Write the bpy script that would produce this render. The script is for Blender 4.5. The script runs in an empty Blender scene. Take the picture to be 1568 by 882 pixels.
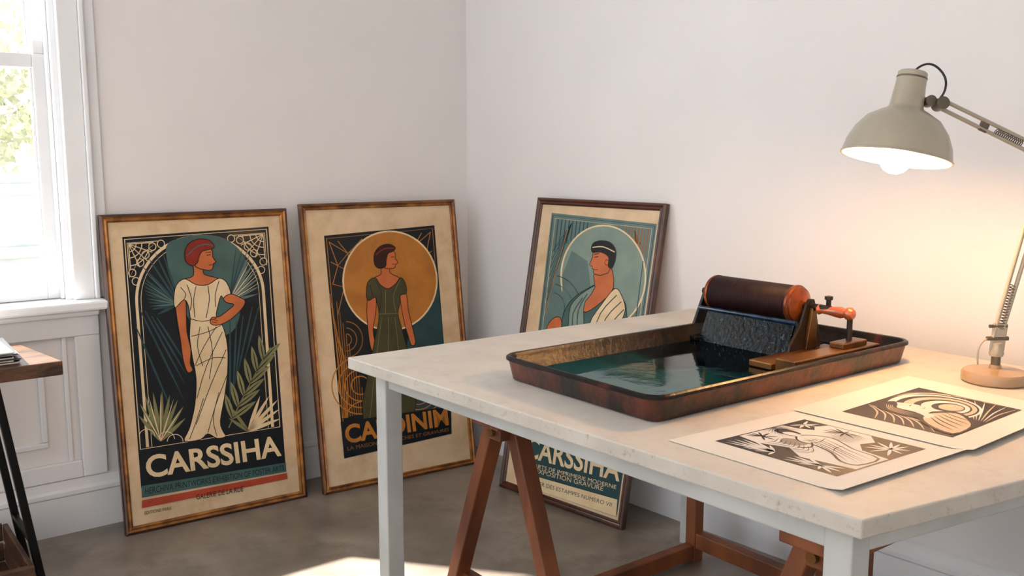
import bpy, bmesh, math, random, numpy as np
from mathutils import Vector, Matrix
random.seed(7)
scene=bpy.context.scene
# ---------------------------------------------------------------- camera survey
f=1458.0; pitch=math.radians(8.23); yaw=math.radians(37.6)
F=np.array([math.sin(yaw)*math.cos(pitch),math.cos(yaw)*math.cos(pitch),-math.sin(pitch)])
R=np.array([math.cos(yaw),-math.sin(yaw),0.0]); U=np.cross(R,F)
P=np.array([-2.379,-3.408,1.30])
def ray(px,py): return F+R*((px-784)/f)-U*((py-441)/f)
def onz(px,py,z): d=ray(px,py); return P+d*((z-P[2])/d[2])
def proj(q):
    v=np.array(q)-P; z=v@F; return np.array([784+f*(v@R)/z,441-f*(v@U)/z])
WA=0.06            # right wall is very slightly out of square
def wallx(y): return -WA*y
# ---------------------------------------------------------------- materials
def lin(c):
    c=c/255.0
    return c/12.92 if c<=0.04045 else ((c+0.055)/1.055)**2.4
def col(r,g,b): return (lin(r),lin(g),lin(b),1)
MATS={}
def mat(name,c,rough=.6,metal=0,c2=None,scale=8,detail=6,bump=0,bscale=60,stretch=(1,1,1),coat=0,lo=.35,hi=.65,emit=None,es=0,spec=.5,dirt=None,dscale=20,dlo=.58,dhi=.72):
    if name in MATS: return MATS[name]
    m=bpy.data.materials.new(name); m.use_nodes=True; nt=m.node_tree; b=nt.nodes['Principled BSDF']
    b.inputs['Roughness'].default_value=rough; b.inputs['Metallic'].default_value=metal
    b.inputs['Coat Weight'].default_value=coat; b.inputs['Coat Roughness'].default_value=.15
    b.inputs['Specular IOR Level'].default_value=spec
    b.inputs['Base Color'].default_value=col(*c)
    tc=nt.nodes.new('ShaderNodeTexCoord'); mp=nt.nodes.new('ShaderNodeMapping')
    nt.links.new(tc.outputs['Object'],mp.inputs[0]); mp.inputs['Scale'].default_value=stretch
    if c2 is not None:
        n=nt.nodes.new('ShaderNodeTexNoise'); n.inputs['Scale'].default_value=scale; n.inputs['Detail'].default_value=detail
        nt.links.new(mp.outputs[0],n.inputs['Vector'])
        r=nt.nodes.new('ShaderNodeValToRGB'); r.color_ramp.elements[0].position=lo; r.color_ramp.elements[1].position=hi
        r.color_ramp.elements[0].color=col(*c); r.color_ramp.elements[1].color=col(*c2)
        nt.links.new(n.outputs['Fac'],r.inputs[0]); out=r.outputs[0]
        if dirt is not None:
            n3=nt.nodes.new('ShaderNodeTexNoise'); n3.inputs['Scale'].default_value=dscale; n3.inputs['Detail'].default_value=12; n3.inputs['Roughness'].default_value=.7
            nt.links.new(mp.outputs[0],n3.inputs['Vector'])
            r3=nt.nodes.new('ShaderNodeValToRGB'); r3.color_ramp.elements[0].position=dlo; r3.color_ramp.elements[1].position=dhi
            nt.links.new(n3.outputs['Fac'],r3.inputs[0])
            mx=nt.nodes.new('ShaderNodeMixRGB'); mx.inputs[2].default_value=col(*dirt); nt.links.new(r3.outputs[0],mx.inputs[0]); nt.links.new(out,mx.inputs[1]); out=mx.outputs[0]
        nt.links.new(out,b.inputs['Base Color'])
    if bump:
        n2=nt.nodes.new('ShaderNodeTexNoise'); n2.inputs['Scale'].default_value=bscale; n2.inputs['Detail'].default_value=4
        nt.links.new(mp.outputs[0],n2.inputs['Vector'])
        bp=nt.nodes.new('ShaderNodeBump'); bp.inputs['Strength'].default_value=bump; bp.inputs['Distance'].default_value=.01
        nt.links.new(n2.outputs['Fac'],bp.inputs['Height']); nt.links.new(bp.outputs[0],b.inputs['Normal'])
    if emit:
        b.inputs['Emission Color'].default_value=col(*emit); b.inputs['Emission Strength'].default_value=es
    MATS[name]=m; return m
WALL=mat('wall_paint',(225,223,224),.8,c2=(228,226,227),scale=3,bump=.02,bscale=60,spec=.2)
TRIM=mat('trim_paint',(232,234,238),.45,c2=(226,228,233),scale=6)
CEIL=mat('ceiling_paint',(235,234,232),.8)
FLOOR=mat('concrete_floor',(108,98,90),.3,c2=(156,144,133),scale=2.6,detail=12,bump=.05,bscale=18,lo=.35,hi=.66,dirt=(92,80,71),dscale=5,dlo=.5,dhi=.78)
TOP=mat('table_top_paint',(196,191,184),.55,c2=(206,201,194),scale=7,detail=12,bump=.03,bscale=30,dirt=(184,176,166),dscale=18,dlo=.5,dhi=.85,spec=.3)
EDGE=mat('table_edge_worn',(180,174,165),.6,c2=(192,186,177),scale=14,dirt=(138,122,104),dscale=70,dlo=.56,dhi=.74)
LEGP=mat('table_leg_paint',(186,188,186),.45,c2=(172,173,171),scale=9)
WOOD=mat('trestle_wood',(84,43,22),.5,c2=(134,76,40),scale=9,stretch=(1,1,.25),bump=.1,bscale=40)
SIDEW=mat('side_table_wood',(60,37,24),.5,c2=(106,72,48),scale=10,stretch=(.3,1,1),bump=.15,bscale=40,dirt=(34,23,18),dscale=14,dlo=.5,dhi=.66)
BLACK=mat('black_steel',(18,18,20),.4,metal=.6)
PAPER=mat('white_paper',(220,217,211),.75,c2=(214,210,203),scale=5)
# ---------------------------------------------------------------- mesh helpers
def link(o): scene.collection.objects.link(o); return o
def group(name,loc=(0,0,0)):
    e=bpy.data.objects.new(name,None); e.empty_display_size=.1; e.location=loc; return link(e)
def adopt(o,par):
    if par is not None:
        o.parent=par; o.matrix_parent_inverse=Matrix.Translation(-Vector(par.location))
    return o
def mobj(name,vs,fs,m,par=None,bevel=0,smooth=False,mi=None,seg=2):
    me=bpy.data.meshes.new(name); me.from_pydata([tuple(map(float,v)) for v in vs],[],fs); me.update()
    bm=bmesh.new(); bm.from_mesh(me)
    if mi is None: bmesh.ops.recalc_face_normals(bm,faces=bm.faces)
    bm.to_mesh(me); bm.free()
    for x in (m if isinstance(m,(list,tuple)) else [m]): me.materials.append(x)
    if mi is not None: me.polygons.foreach_set('material_index',mi)
    if smooth:
        me.polygons.foreach_set('use_smooth',[True]*len(me.polygons))
        try: me.set_sharp_from_angle(angle=math.radians(40))
        except Exception: pass
    o=link(bpy.data.objects.new(name,me))
    if bevel:
        b=o.modifiers.new('bevel','BEVEL'); b.width=bevel; b.segments=seg; b.limit_method='ANGLE'
    return adopt(o,par)
BF=[(0,1,3,2),(4,6,7,5),(0,4,5,1),(2,3,7,6),(0,2,6,4),(1,5,7,3)]
def box(name,lo,hi,m,par=None,bevel=.003):
    vs=[(x,y,z) for x in (lo[0],hi[0]) for y in (lo[1],hi[1]) for z in (lo[2],hi[2])]
    return mobj(name,vs,BF,m,par,bevel)
def beam(name,p,q,w,d,m,par=None,bevel=.003,side=(1,0,0)):
    p=Vector(p);q=Vector(q);a=(q-p).normalized(); s=Vector(side); s=(s-a*s.dot(a)).normalized(); t=a.cross(s)
    vs=[]
    for i in (-1,1):
        for j in (-1,1):
            for e in (p,q): vs.append(e+s*(w/2*i)+t*(d/2*j))
    return mobj(name,vs,BF,m,par,bevel)
def basis(a):
    a=Vector(a).normalized(); r=Vector((0,0,1)) if abs(a.z)<.9 else Vector((1,0,0))
    s=a.cross(r).normalized(); return a,s,a.cross(s)
def lathe(name,o,axis,prof,m,par=None,n=40,smooth=True):
    o=Vector(o); a,s,t=basis(axis); vs=[];fs=[]
    for (r,h) in prof:
        for k in range(n):
            an=2*math.pi*k/n; vs.append(o+a*h+(s*math.cos(an)+t*math.sin(an))*max(r,1e-5))
    for i in range(len(prof)-1):
        for k in range(n): fs.append((i*n+k,i*n+(k+1)%n,(i+1)*n+(k+1)%n,(i+1)*n+k))
    return mobj(name,vs,fs,m,par,0,smooth)
def rod(name,p,q,r,m,par=None,n=16):
    p=Vector(p);q=Vector(q);L=(q-p).length
    return lathe(name,p,q-p,[(0,0),(r,0),(r,L),(0,L)],m,par,n)
def tube(name,pts,r,m,par=None):
    cu=bpy.data.curves.new(name,'CURVE'); cu.dimensions='3D'; cu.bevel_depth=r; cu.bevel_resolution=3
    sp=cu.splines.new('NURBS'); sp.points.add(len(pts)-1)
    for i,p in enumerate(pts): sp.points[i].co=(*map(float,p),1)
    sp.use_endpoint_u=True; sp.order_u=3; cu.materials.append(m)
    return adopt(link(bpy.data.objects.new(name,cu)),par)
def plate(name,pts,y0,y1,m,par=None,bevel=.002):
    n=len(pts); vs=[(x,y0,z) for x,z in pts]+[(x,y1,z) for x,z in pts]
    fs=[tuple(range(n)),tuple(range(2*n-1,n-1,-1))]+[(i,(i+1)%n,n+(i+1)%n,n+i) for i in range(n)]
    return mobj(name,vs,fs,m,par,bevel)
# ---------------------------------------------------------------- room
H=2.9
WX0,WX1,WZ0,WZ1=-2.72,-1.615,.80,2.42     # window opening
vs=[];fs=[]
def wq(x0,x1,z0,z1):
    k=len(vs); vs.extend([(x0,0,z0),(x1,0,z0),(x1,0,z1),(x0,0,z1),(x0,.16,z0),(x1,.16,z0),(x1,.16,z1),(x0,.16,z1)])
    fs.extend([(k,k+1,k+2,k+3),(k+4,k+7,k+6,k+5),(k,k+4,k+5,k+1),(k+3,k+2,k+6,k+7),(k,k+3,k+7,k+4),(k+1,k+5,k+6,k+2)])
wq(-5,WX0,0,H); wq(WX1,.3,0,H); wq(WX0,WX1,0,WZ0); wq(WX0,WX1,WZ1,H)
mobj('wall_left',vs,fs,WALL)
yr=-6.0
mobj('wall_right',[(0,0,0),(wallx(yr),yr,0),(wallx(yr),yr,H),(0,0,H),(.16,0,0),(wallx(yr)+.16,yr,0),(wallx(yr)+.16,yr,H),(.16,0,H)],
  [(0,1,2,3),(4,7,6,5),(0,4,5,1),(3,2,6,7),(0,3,7,4),(1,5,6,2)],WALL)
box('floor',(-5,-6,-.1),(.6,.16,0),FLOOR,bevel=0)
box('ceiling',(-5,-6,H),(.6,.16,H+.1),CEIL,bevel=0)
box('wall_back',(-5,-6.15,0),(.6,-6,H),WALL,bevel=0)
# studio side: unseen low wall and bars, opening added to let sky light in (behind / left of the photographer)
SD=group('wall_side',(-5,-3,0))
box('parapet',(-5.16,-6,0),(-5,.16,.55),WALL,SD,0)
for i in range(7): box('mullion_%d'%i,(-5.1,-6+i*1.0,.55),(-5.04,-5.94+i*1.0,H),TRIM,SD,.004)
# baseboards
bprof=[(0,0),(-.018,0),(-.018,.13),(-.024,.137),(-.024,.15),(-.014,.158),(-.010,.185),(0,.19)]
def baseboard(name,a,b,perp):
    a=Vector(a);b=Vector(b);perp=Vector(perp);n=len(bprof)
    vs=[e-perp*d+Vector((0,0,z)) for e in (a,b) for d,z in bprof]
    fs=[(i,(i+1)%n,n+(i+1)%n,n+i) for i in range(n)]+[tuple(range(n)),tuple(range(2*n-1,n-1,-1))]
    mobj(name,vs,fs,TRIM)
baseboard('baseboard_left',(-5,0,0),(-.02,0,0),(0,-1,0))
baseboard('baseboard_right',(0,-.026,0),(wallx(yr),yr,0),(-1,-WA,0))
# window
W=group('window_1',(-2.17,0,1.6))
def wbox(n,lo,hi,bev=.004): return box(n,lo,hi,TRIM,W,bev)
wbox('jamb_right',(WX1-.022,-.001,WZ0),(WX1,.16,WZ1)); wbox('jamb_left',(WX0,-.001,WZ0),(WX0+.022,.16,WZ1)); wbox('head',(WX0+.022,-.001,WZ1-.03),(WX1-.022,.16,WZ1))
for nm,x0,x1 in (('casing_right',WX1-.004,WX1+.062),('casing_left',WX0-.062,WX0+.004)):
    wbox(nm,(x0,-.026,WZ0+.004),(x1,0,WZ1))
wbox('casing_bead',(WX1+.062,-.034,WZ0+.004),(WX1+.078,0,WZ1)); wbox('casing_bead_l',(WX0-.078,-.034,WZ0+.004),(WX0-.062,0,WZ1))
wbox('casing_outer',(WX1+.078,-.012,WZ0+.004),(WX1+.115,0,WZ1))
wbox('casing_head',(WX0-.09,-.028,WZ1),(WX1+.115,0,WZ1+.09)); wbox('casing_cap',(WX0-.1,-.045,WZ1+.09),(WX1+.13,0,WZ1+.115))
wbox('stop_right',(WX1-.034,.02,WZ0+.005),(WX1-.022,.04,WZ1-.03)); wbox('stop_left',(WX0+.022,.02,WZ0+.005),(WX0+.034,.04,WZ1-.03))
zm=1.585
def sash(nm,y0,y1,z0,z1,rb,rt):
    a,b=WX0+.022,WX1-.022; s=.048
    wbox(nm+'_stile_r',(b-s,y0,z0),(b,y1,z1)); wbox(nm+'_stile_l',(a,y0,z0),(a+s,y1,z1))
    wbox(nm+'_rail_b',(a+s,y0+.001,z0),(b-s,y1-.001,z0+rb),.003); wbox(nm+'_rail_t',(a+s,y0+.001,z1-rt),(b-s,y1-.001,z1),.003)
    wbox(nm+'_bead',(b-s-.008,y0+.012,z0+rb),(b-s,y1-.012,z1-rt),.002)
sash('sash_lower',.042,.08,WZ0+.006,zm+.025,.07,.045); sash('sash_upper',.084,.12,zm-.02,WZ1-.03,.045,.055)
wbox('sash_horn',(WX1-.066,.045,zm+.025),(WX1-.03,.075,zm+.07))
g=bpy.data.materials.new('window_glass'); g.use_nodes=True; nt=g.node_tree; nt.nodes.clear()
o_=nt.nodes.new('ShaderNodeOutputMaterial'); mx=nt.nodes.new('ShaderNodeMixShader'); tr=nt.nodes.new('ShaderNodeBsdfTransparent'); gl=nt.nodes.new('ShaderNodeBsdfGlossy')
gl.inputs['Roughness'].default_value=.02; mx.inputs[0].default_value=.05
nt.links.new(tr.outputs[0],mx.inputs[1]); nt.links.new(gl.outputs[0],mx.inputs[2]); nt.links.new(mx.outputs[0],o_.inputs[0])
mobj('glass_lower',[(WX0+.06,.06,WZ0+.07),(WX1-.06,.06,WZ0+.07),(WX1-.06,.06,zm-.01),(WX0+.06,.06,zm-.01)],[(0,1,2,3)],g,W)
mobj('glass_upper',[(WX0+.06,.1,zm+.02),(WX1-.06,.1,zm+.02),(WX1-.06,.1,WZ1-.08),(WX0+.06,.1,WZ1-.08)],[(0,1,2,3)],g,W)
wbox('sill',(WX0-.13,-.085,WZ0-.028),(WX1+.09,.14,WZ0+.004),.008)
wbox('sill_cove',(WX0-.10,-.05,WZ0-.05),(WX1+.07,0,WZ0-.028),.008)
wbox('apron',(WX0-.09,-.022,WZ0-.12),(WX1+.07,0,WZ0-.05))
wbox('panel_stile',(WX1-.01,-.02,.19),(WX1+.07,0,WZ0-.12)); wbox('panel_rail',(WX0,-.02,.19),(WX1-.01,0,.25))
wbox('panel_stile_l',(WX0-.08,-.02,.19),(WX0,0,WZ0-.12))
for nm,lo,hi in (('mould_v',(WX1-.13,-.012,.33),(WX1-.112,0,.60)),('mould_t',(WX0+.1,-.012,.602),(WX1-.112,0,.62)),('mould_b',(WX0+.1,-.012,.31),(WX1-.112,0,.328)),('mould_l',(WX0+.1,-.012,.33),(WX0+.118,0,.60)),('mould_v2',(WX1-.05,-.012,.25),(WX1-.036,0,WZ0-.12))):
    wbox(nm,lo,hi,.003)
# exterior seen through the window
box('ground_exterior',(-9,.16,-.6),(6,14,-.5),mat('garden_ground',(190,190,180),.9,c2=(160,168,145),scale=3),bevel=0)
FEN=mat('garden_fence_paint',(196,201,205),.8,c2=(178,184,188),scale=4)
fe=group('garden_fence',(-2,5,-.5))
for i in range(22):
    box('board_%d'%i,(-7+i*.42,5,-.5),(-7+i*.42+.39,5.03,1.12),FEN,fe,.004)
for i,z in enumerate((-.1,.45,.95)): box('rail_%d'%i,(-7,4.95,z),(2.3,5,z+.09),FEN,fe,.004)
LEAF=mat('shrub_leaves',(168,174,152),.8,c2=(210,207,186),scale=14)
sv=[];sf=[]
for i in range(5200):
    c=Vector((random.uniform(-6,1),7.6+max(-1,min(1,random.gauss(0,.5))),1.3+abs(random.gauss(0,.75))+.25*math.sin(i)))
    d1=Vector((random.gauss(0,1),random.gauss(0,1),random.gauss(0,1))).normalized()*.08; d2=d1.cross(Vector((random.gauss(0,1),random.gauss(0,1),random.gauss(0,1)))).normalized()*.045
    k=len(sv); sv+= [c-d1,c+d2,c+d1,c-d2]; sf.append((k,k+1,k+2,k+3))
for i in range(12):
    k=len(sv); x=-6+i*.6; sv+=[(x,7.6,-.5),(x+.06,7.6,-.5),(x+.06,7.6,1.8),(x,7.6,1.8)]; sf.append((k,k+1,k+2,k+3))
mobj('garden_hedge',sv,sf,LEAF,mi=[0]*len(sf))
box('sun_blocker',(-4.2,.16,2.62),(-.6,.98,2.7),FEN,bevel=.01)  # unseen slab added outside to keep high sun off the table
# ---------------------------------------------------------------- posters
def fit(fn,p0,steps=150):
    p=np.array(p0,float); lam=1e-3; r=fn(p)
    for i in range(steps):
        J=np.array([(fn(p+e)-fn(p-e))/2e-5 for e in np.eye(len(p))*1e-5]).T
        dp=np.linalg.solve(J.T@J+lam*np.eye(len(p))*1000,-J.T@r); rn=fn(p+dp)
        if rn@rn<r@r: p=p+dp;r=rn;lam*=.5
        else: lam*=3
    return p
def poster_axes(p,wall):
    a,b,ang,w,Hh,lean=p
    if wall=='L': O=np.array([a,-b,0]); u=np.array([math.cos(ang),math.sin(ang),0])
    else: O=np.array([-b,a,0]); u=np.array([math.sin(ang),-math.cos(ang),0])
    n=np.array([-u[1],u[0],0]); up=n*math.sin(lean)+np.array([0,0,math.cos(lean)])
    return O,u,up,np.array([0,0,1])*math.sin(lean)-n*math.cos(lean)
def corners(p,wall):
    O,u,up,n=poster_axes(p,wall); return [O+up*p[4],O+u*p[3]+up*p[4],O+u*p[3],O]
P1=[-1.5382,.1575,-.0499,.6556,1.092,.1069]; P2=[-.8254,.2126,-.0766,.6772,1.1097,.1523]
p3px=[(829,297),(1021,317),(957,808),(762,745)]
def f3(p):
    c=corners(p,'R'); r=np.concatenate([proj(q)-np.array(t) for q,t in zip(c,p3px)])
    return np.concatenate([r,[400*max(0,c[0][0]-wallx(c[0][1])+.02),400*max(0,c[1][0]-wallx(c[1][1])+.02)]])
P3=list(fit(f3,[-.5485,.24,.1,.6,1.14,.2]))

def smooth(pts,closed=True,sub=4):
    pts=[np.array(p,float) for p in pts]; n=len(pts); out=[]
    rng=range(n) if closed else range(n-1)
    for i in rng:
        if closed: a,b,c,d=pts[i-1],pts[i],pts[(i+1)%n],pts[(i+2)%n]
        else: a,b,c,d=pts[max(i-1,0)],pts[i],pts[i+1],pts[min(i+2,n-1)]
        for k in range(sub):
            t=k/sub; out.append(.5*((2*b)+(-a+c)*t+(2*a-5*b+4*c-d)*t*t+(-a+3*b-3*c+d)*t**3))
    if not closed: out.append(pts[-1])
    return out
TXT={}
def text_geo(s,bold):
    key=(s,bold)
    if key in TXT: return TXT[key]
    cu=bpy.data.curves.new('t','FONT'); cu.body=s; cu.offset=bold; cu.resolution_u=4
    o=bpy.data.objects.new('t',cu); link(o); dg=bpy.context.evaluated_depsgraph_get(); dg.update()
    me=o.evaluated_get(dg).to_mesh(); v=np.array([(a.co.x,a.co.y) for a in me.vertices]); fc=[tuple(p.vertices) for p in me.polygons]
    o.evaluated_get(dg).to_mesh_clear(); bpy.data.objects.remove(o)
    mn=v.min(0);mxx=v.max(0); v=(v-mn)/(mxx-mn); TXT[key]=(v,fc); return TXT[key]
class Art:
    """flat printed artwork: polygons in sheet coordinates (metres) stacked as thin ink layers"""
    def __init__(s,place,topx,mats,step=.00012,base=.0006):
        s.place=place; s.px=topx; s.m=mats; s.names=list(mats); s.v=[];s.f=[];s.mi=[];s.lv=0;s.step=step;s.base=base
    def up(s): s.lv+=1
    def poly(s,pts,c,px=True,sm=0):
        if sm: pts=smooth(pts,True,sm)
        q=[s.px(p) if px else p for p in pts]; k=len(s.v)
        s.v+=[s.place(a,b,s.base+s.lv*s.step) for a,b in q]; s.f.append(tuple(range(k,k+len(q)))); s.mi.append(s.names.index(c))
    def stroke(s,pts,w,c,closed=False,px=True,sm=0,taper=False):
        if sm: pts=smooth(pts,closed,sm)
        q=[np.array(s.px(p) if px else p,float) for p in pts]; n=len(q); L=[];Rr=[]
        for i in range(n):
            a=q[i-1] if (i>0 or closed) else q[i]; b=q[(i+1)%n] if (i<n-1 or closed) else q[i]
            t=b-a; l=np.linalg.norm(t); t=t/l if l>1e-9 else np.array([1,0]); nn=np.array([-t[1],t[0]])
            ww=w/2
            if taper: ww*=max(.12,math.sin(math.pi*min(1,max(0,(i+.3)/(n-.4)))))
            L.append(q[i]+nn*ww); Rr.append(q[i]-nn*ww)
        k=len(s.v)
        for a,b in zip(L,Rr): s.v.append(s.place(*a,s.base+s.lv*s.step)); s.v.append(s.place(*b,s.base+s.lv*s.step))
        for i in range(n if closed else n-1):
            j=(i+1)%n; s.f.append((k+2*i,k+2*i+1,k+2*j+1,k+2*j)); s.mi.append(s.names.index(c))
    def blade(s,a,b,w,c,px=True,bend=0):
        a=np.array(s.px(a) if px else a);b=np.array(s.px(b) if px else b); d=b-a; l=np.linalg.norm(d); n=np.array([-d[1],d[0]])/l
        N=7
        ctr=[a+d*t+n*bend*l*math.sin(math.pi*t) for t in np.linspace(0,1,N)]
        ws=[w*.5*math.sin(math.pi*min(1,(.12+.88*t)))**.8 if t<1 else 0 for t in np.linspace(0,1,N)]
        pts=[c_+n*x for c_,x in zip(ctr,ws)]+[c_-n*x for c_,x in zip(ctr[::-1],ws[::-1])][1:]
        s.poly(pts,c,px=False)
    def ell(s,c,rx,ry,cl,px=True,n=48):
        s.poly([(c[0]+rx*math.cos(2*math.pi*i/n),c[1]+ry*math.sin(2*math.pi*i/n)) for i in range(n)],cl,px)
    def arc(s,c,rx,ry,w,cl,a0=0,a1=360,px=True,n=40):
        a0=math.radians(a0);a1=math.radians(a1); s.stroke([(c[0]+rx*math.cos(a0+(a1-a0)*i/n),c[1]+ry*math.sin(a0+(a1-a0)*i/n)) for i in range(n+1)],w,cl,px=px)
    def text(s,st,quad,c,bold=.0,px=True):
        v,fc=text_geo(st,bold); q=[np.array(s.px(p) if px else p) for p in quad]; k=len(s.v)
        for a,b in v:
            p=(q[3]*(1-a)+q[2]*a)*(1-b)+(q[0]*(1-a)+q[1]*a)*b; s.v.append(s.place(p[0],p[1],s.base+s.lv*s.step))
        for t in fc: s.f.append(tuple(k+i for i in t)); s.mi.append(s.names.index(c))
    def done(s,name,par):
        mobj(name,s.v,s.f,[s.m[n] for n in s.names],par,mi=s.mi)
def inkm(n,c,c2=None,r=.45,**k): return mat('print_'+n,c,r,c2=c2 or tuple(int(x*.9) for x in c),scale=14,detail=8,coat=.04,spec=.25,**k)
PM=dict(mat=inkm('mat_board',(214,190,158),(202,176,142),dirt=(184,152,114),dscale=7,dlo=.5,dhi=.9),navy=inkm('navy',(10,17,25),(15,25,33)),cream=inkm('cream',(224,202,164),(208,184,146)),
 teal=inkm('teal',(68,98,96),(58,86,84)),dteal=inkm('deep_teal',(36,62,68),(42,72,76)),skin=inkm('skin',(196,110,64),(182,98,56)),red=inkm('hair_red',(134,36,26)),
 stripe=inkm('stripe_red',(178,72,48)),olive=inkm('olive',(128,128,88)),gold=inkm('gold',(180,118,50),(162,104,42)),dgold=inkm('dark_gold',(142,94,44)),
 black=inkm('black',(9,10,13),(14,15,18)),dolive=inkm('dark_olive',(68,66,44)),pale=inkm('pale_teal',(126,144,134),(114,134,126)),grey=inkm('grey_teal',(94,118,114),(84,108,106)),hair=inkm('hair_dark',(48,18,18)))
FW_D=mat('frame_dark_wood',(46,22,13),.35,c2=(78,38,22),scale=12,coat=.3)
FW_G=mat('frame_gilt',(170,112,52),.34,c2=(98,58,28),scale=18,metal=.45)
FW_B=mat('frame_brown_wood',(124,78,38),.36,c2=(78,44,22),scale=14,coat=.2,metal=.3)
BACK=mat('frame_backing',(120,90,60),.8)
def build_poster(p,wall,fm,fw=.024):
    O,u,up,n=poster_axes(p,wall); w,h=p[3],p[4]
    par=group('framed_poster',tuple(O+u*w/2+up*h/2))
    place=lambda a,b,c: tuple(O+u*a+up*b+n*c)
    prof=[(0,-.012),(0,.007),(.003,.010),(.009,.012),(.013,.008),(.016,.007),(.021,.009),(fw,.004),(fw,.0)]
    vs=[];fs=[];mi=[]
    for i,(ins,z) in enumerate(prof):
        for (a,b) in ((ins,ins),(w-ins,ins),(w-ins,h-ins),(ins,h-ins)): vs.append(place(a,b,z))
    for i in range(len(prof)-1):
        for k in range(4): fs.append((i*4+k,i*4+(k+1)%4,(i+1)*4+(k+1)%4,(i+1)*4+k)); mi.append(0 if i<3 else 1)
    mobj('frame_moulding',vs,fs,fm,par,mi=mi)
    q=.004
    mobj('backing_board',[place(a,b,c) for a in (q,w-q) for b in (q,h-q) for c in (-.011,-.0005)],BF,BACK,par)
    mobj('mat_board',[place(a,b,0.0003) for a,b in ((fw-.002,fw-.002),(w-fw+.002,fw-.002),(w-fw+.002,h-fw+.002),(fw-.002,h-fw+.002))],[(0,1,2,3)],PM['mat'],par)
    def topx(pt):
        d=ray(*pt); t=((O-P)@n)/(d@n); q=P+d*t-O; return (q@u,q@up)
    return par,Art(place,topx,PM)
def mk_bil(q):
    q=[np.array(x,float) for x in q]
    return lambda a,b: tuple((q[0]*(1-a)+q[1]*a)*(1-b)+(q[3]*(1-a)+q[2]*a)*b)
# ---- poster 1
par,A=build_poster(P1,'L',[FW_D,FW_G],fw=.027)
B=mk_bil([(187,363),(411,347),(432,656),(212,692)])
A.poly([(187,363),(411,347),(437,710),(216,747)],'navy'); A.up()
A.stroke([B(.015,.012),B(.985,.012),B(.985,.99),B(.015,.99)],.0035,'cream',closed=True)
def arch(cx,cy,rx,ry,bot): return [B(cx-rx,bot)]+[B(cx-rx,cy+(bot-cy)*t) for t in (.6,.3)]+[B(cx-rx*math.cos(math.pi*i/32),cy-ry*math.sin(math.pi*i/32)) for i in range(33)]+[B(cx+rx,cy+(bot-cy)*t) for t in (.3,.6)]+[B(cx+rx,bot)]
for sx in (0,1):
    X=lambda a: a if sx==0 else 1-a
    for k in range(5):
        a=k/4*math.pi/2; A.stroke([B(X(.04),.035),B(X(.04+.17*math.cos(a)),.035+.12*math.sin(a))],.003,'cream')
    for r in (.05,.09,.14):
        A.stroke([B(X(.04+r*math.cos(t)),.035+r*.72*math.sin(t)) for t in np.linspace(0,math.pi/2,12)],.003,'cream')
    A.stroke([B(X(.03),.03),B(X(.24),.03),B(X(.12),.09),B(X(.03),.19)],.003,'cream',closed=True)
    for cu,cv in ((.05,.17),(.20,.055),(.11,.125),(.15,.09),(.07,.21),(.26,.045)):
        A.stroke([B(X(cu+.025*math.cos(t)),cv+.018*math.sin(t)) for t in np.linspace(0,6.28,14)],.003,'cream')
A.up(); A.poly(arch(.5,.315,.445,.30,.985),'cream'); A.up(); A.poly(arch(.5,.315,.425,.285,.985),'navy'); A.up()
A.stroke(arch(.5,.315,.405,.268,.985),.002,'cream'); A.up()
A.poly([(254,378),(275,365),(300,360),(330,361),(352,370),(371,388),(378,410),(372,440),(362,500),(330,515),(290,490),(264,430)],'teal',sm=3); A.up()
for t in ((222,412),(217,424),(218,437),(222,450),(226,463),(231,474),(240,482)): A.blade((272,466),t,.011,'dteal'); 
A.up()
for t in ((222,416),(217,430),(220,444),(224,457),(229,469)): A.blade((272,466),t,.004,'grey')
for t in ((225,392),(236,384),(247,381),(214,404)): A.blade((277,470),t,.008,'dteal')
for t in ((383,388),(391,398),(396,410),(398,424),(398,438),(395,450)): A.blade((350,462),t,.010,'grey')
A.up()
for t in ((380,380),(372,376),(362,374)): A.blade((352,455),t,.006,'dteal')
for t in ((385,394),(394,405),(397,418),(398,432)): A.blade((350,462),t,.003,'cream')
for a,b in (((212,470),(283,615)),((222,476),(284,590)),((232,484),(286,575)),((240,486),(287,560)),((208,500),(268,640))): A.blade(a,b,.007,'dteal')
for a,b in (((352,492),(352,640)),((362,490),(356,620)),((372,484),(358,600)),((386,470),(362,580)),((396,470),(372,560))): A.blade(a,b,.007,'dteal')
A.up()
for t in ((214,618),(222,606),(234,600),(248,598),(260,604),(272,612),(281,622),(212,636),(284,640)): A.blade((246,675),t,.014,'olive')
A.up()
for t in ((216,622),(227,606),(246,602),(266,610),(279,624)): A.blade((246,675),t,.004,'cream')
A.stroke([(350,655),(366,620),(384,585),(400,555),(414,532)],.004,'olive',sm=3)
for i,(x,y) in enumerate(((356,640),(364,622),(373,605),(383,586),(393,568),(403,551))):
    A.blade((x,y),(x-12+i,y-38),.022,'olive'); A.blade((x,y),(x+36-i*2,y-26),.022,'olive')
A.up()
for i,(x,y) in enumerate(((356,640),(364,622),(373,605),(383,586),(393,568),(403,551))):
    A.blade((x,y),(x-10+i,y-31),.004,'navy'); A.blade((x,y),(x+29-i*2,y-21),.004,'navy')
for t in ((425,612),(428,626),(429,641),(412,606),(398,606)): A.blade((380,660),t,.014,'cream')
for t in ((352,622),(350,640)): A.blade((380,660),t,.012,'olive')
for c in ((225,668),(255,672),(268,676)): A.arc(c,12,11,.0025,'cream',180,360)
A.up()
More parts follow.
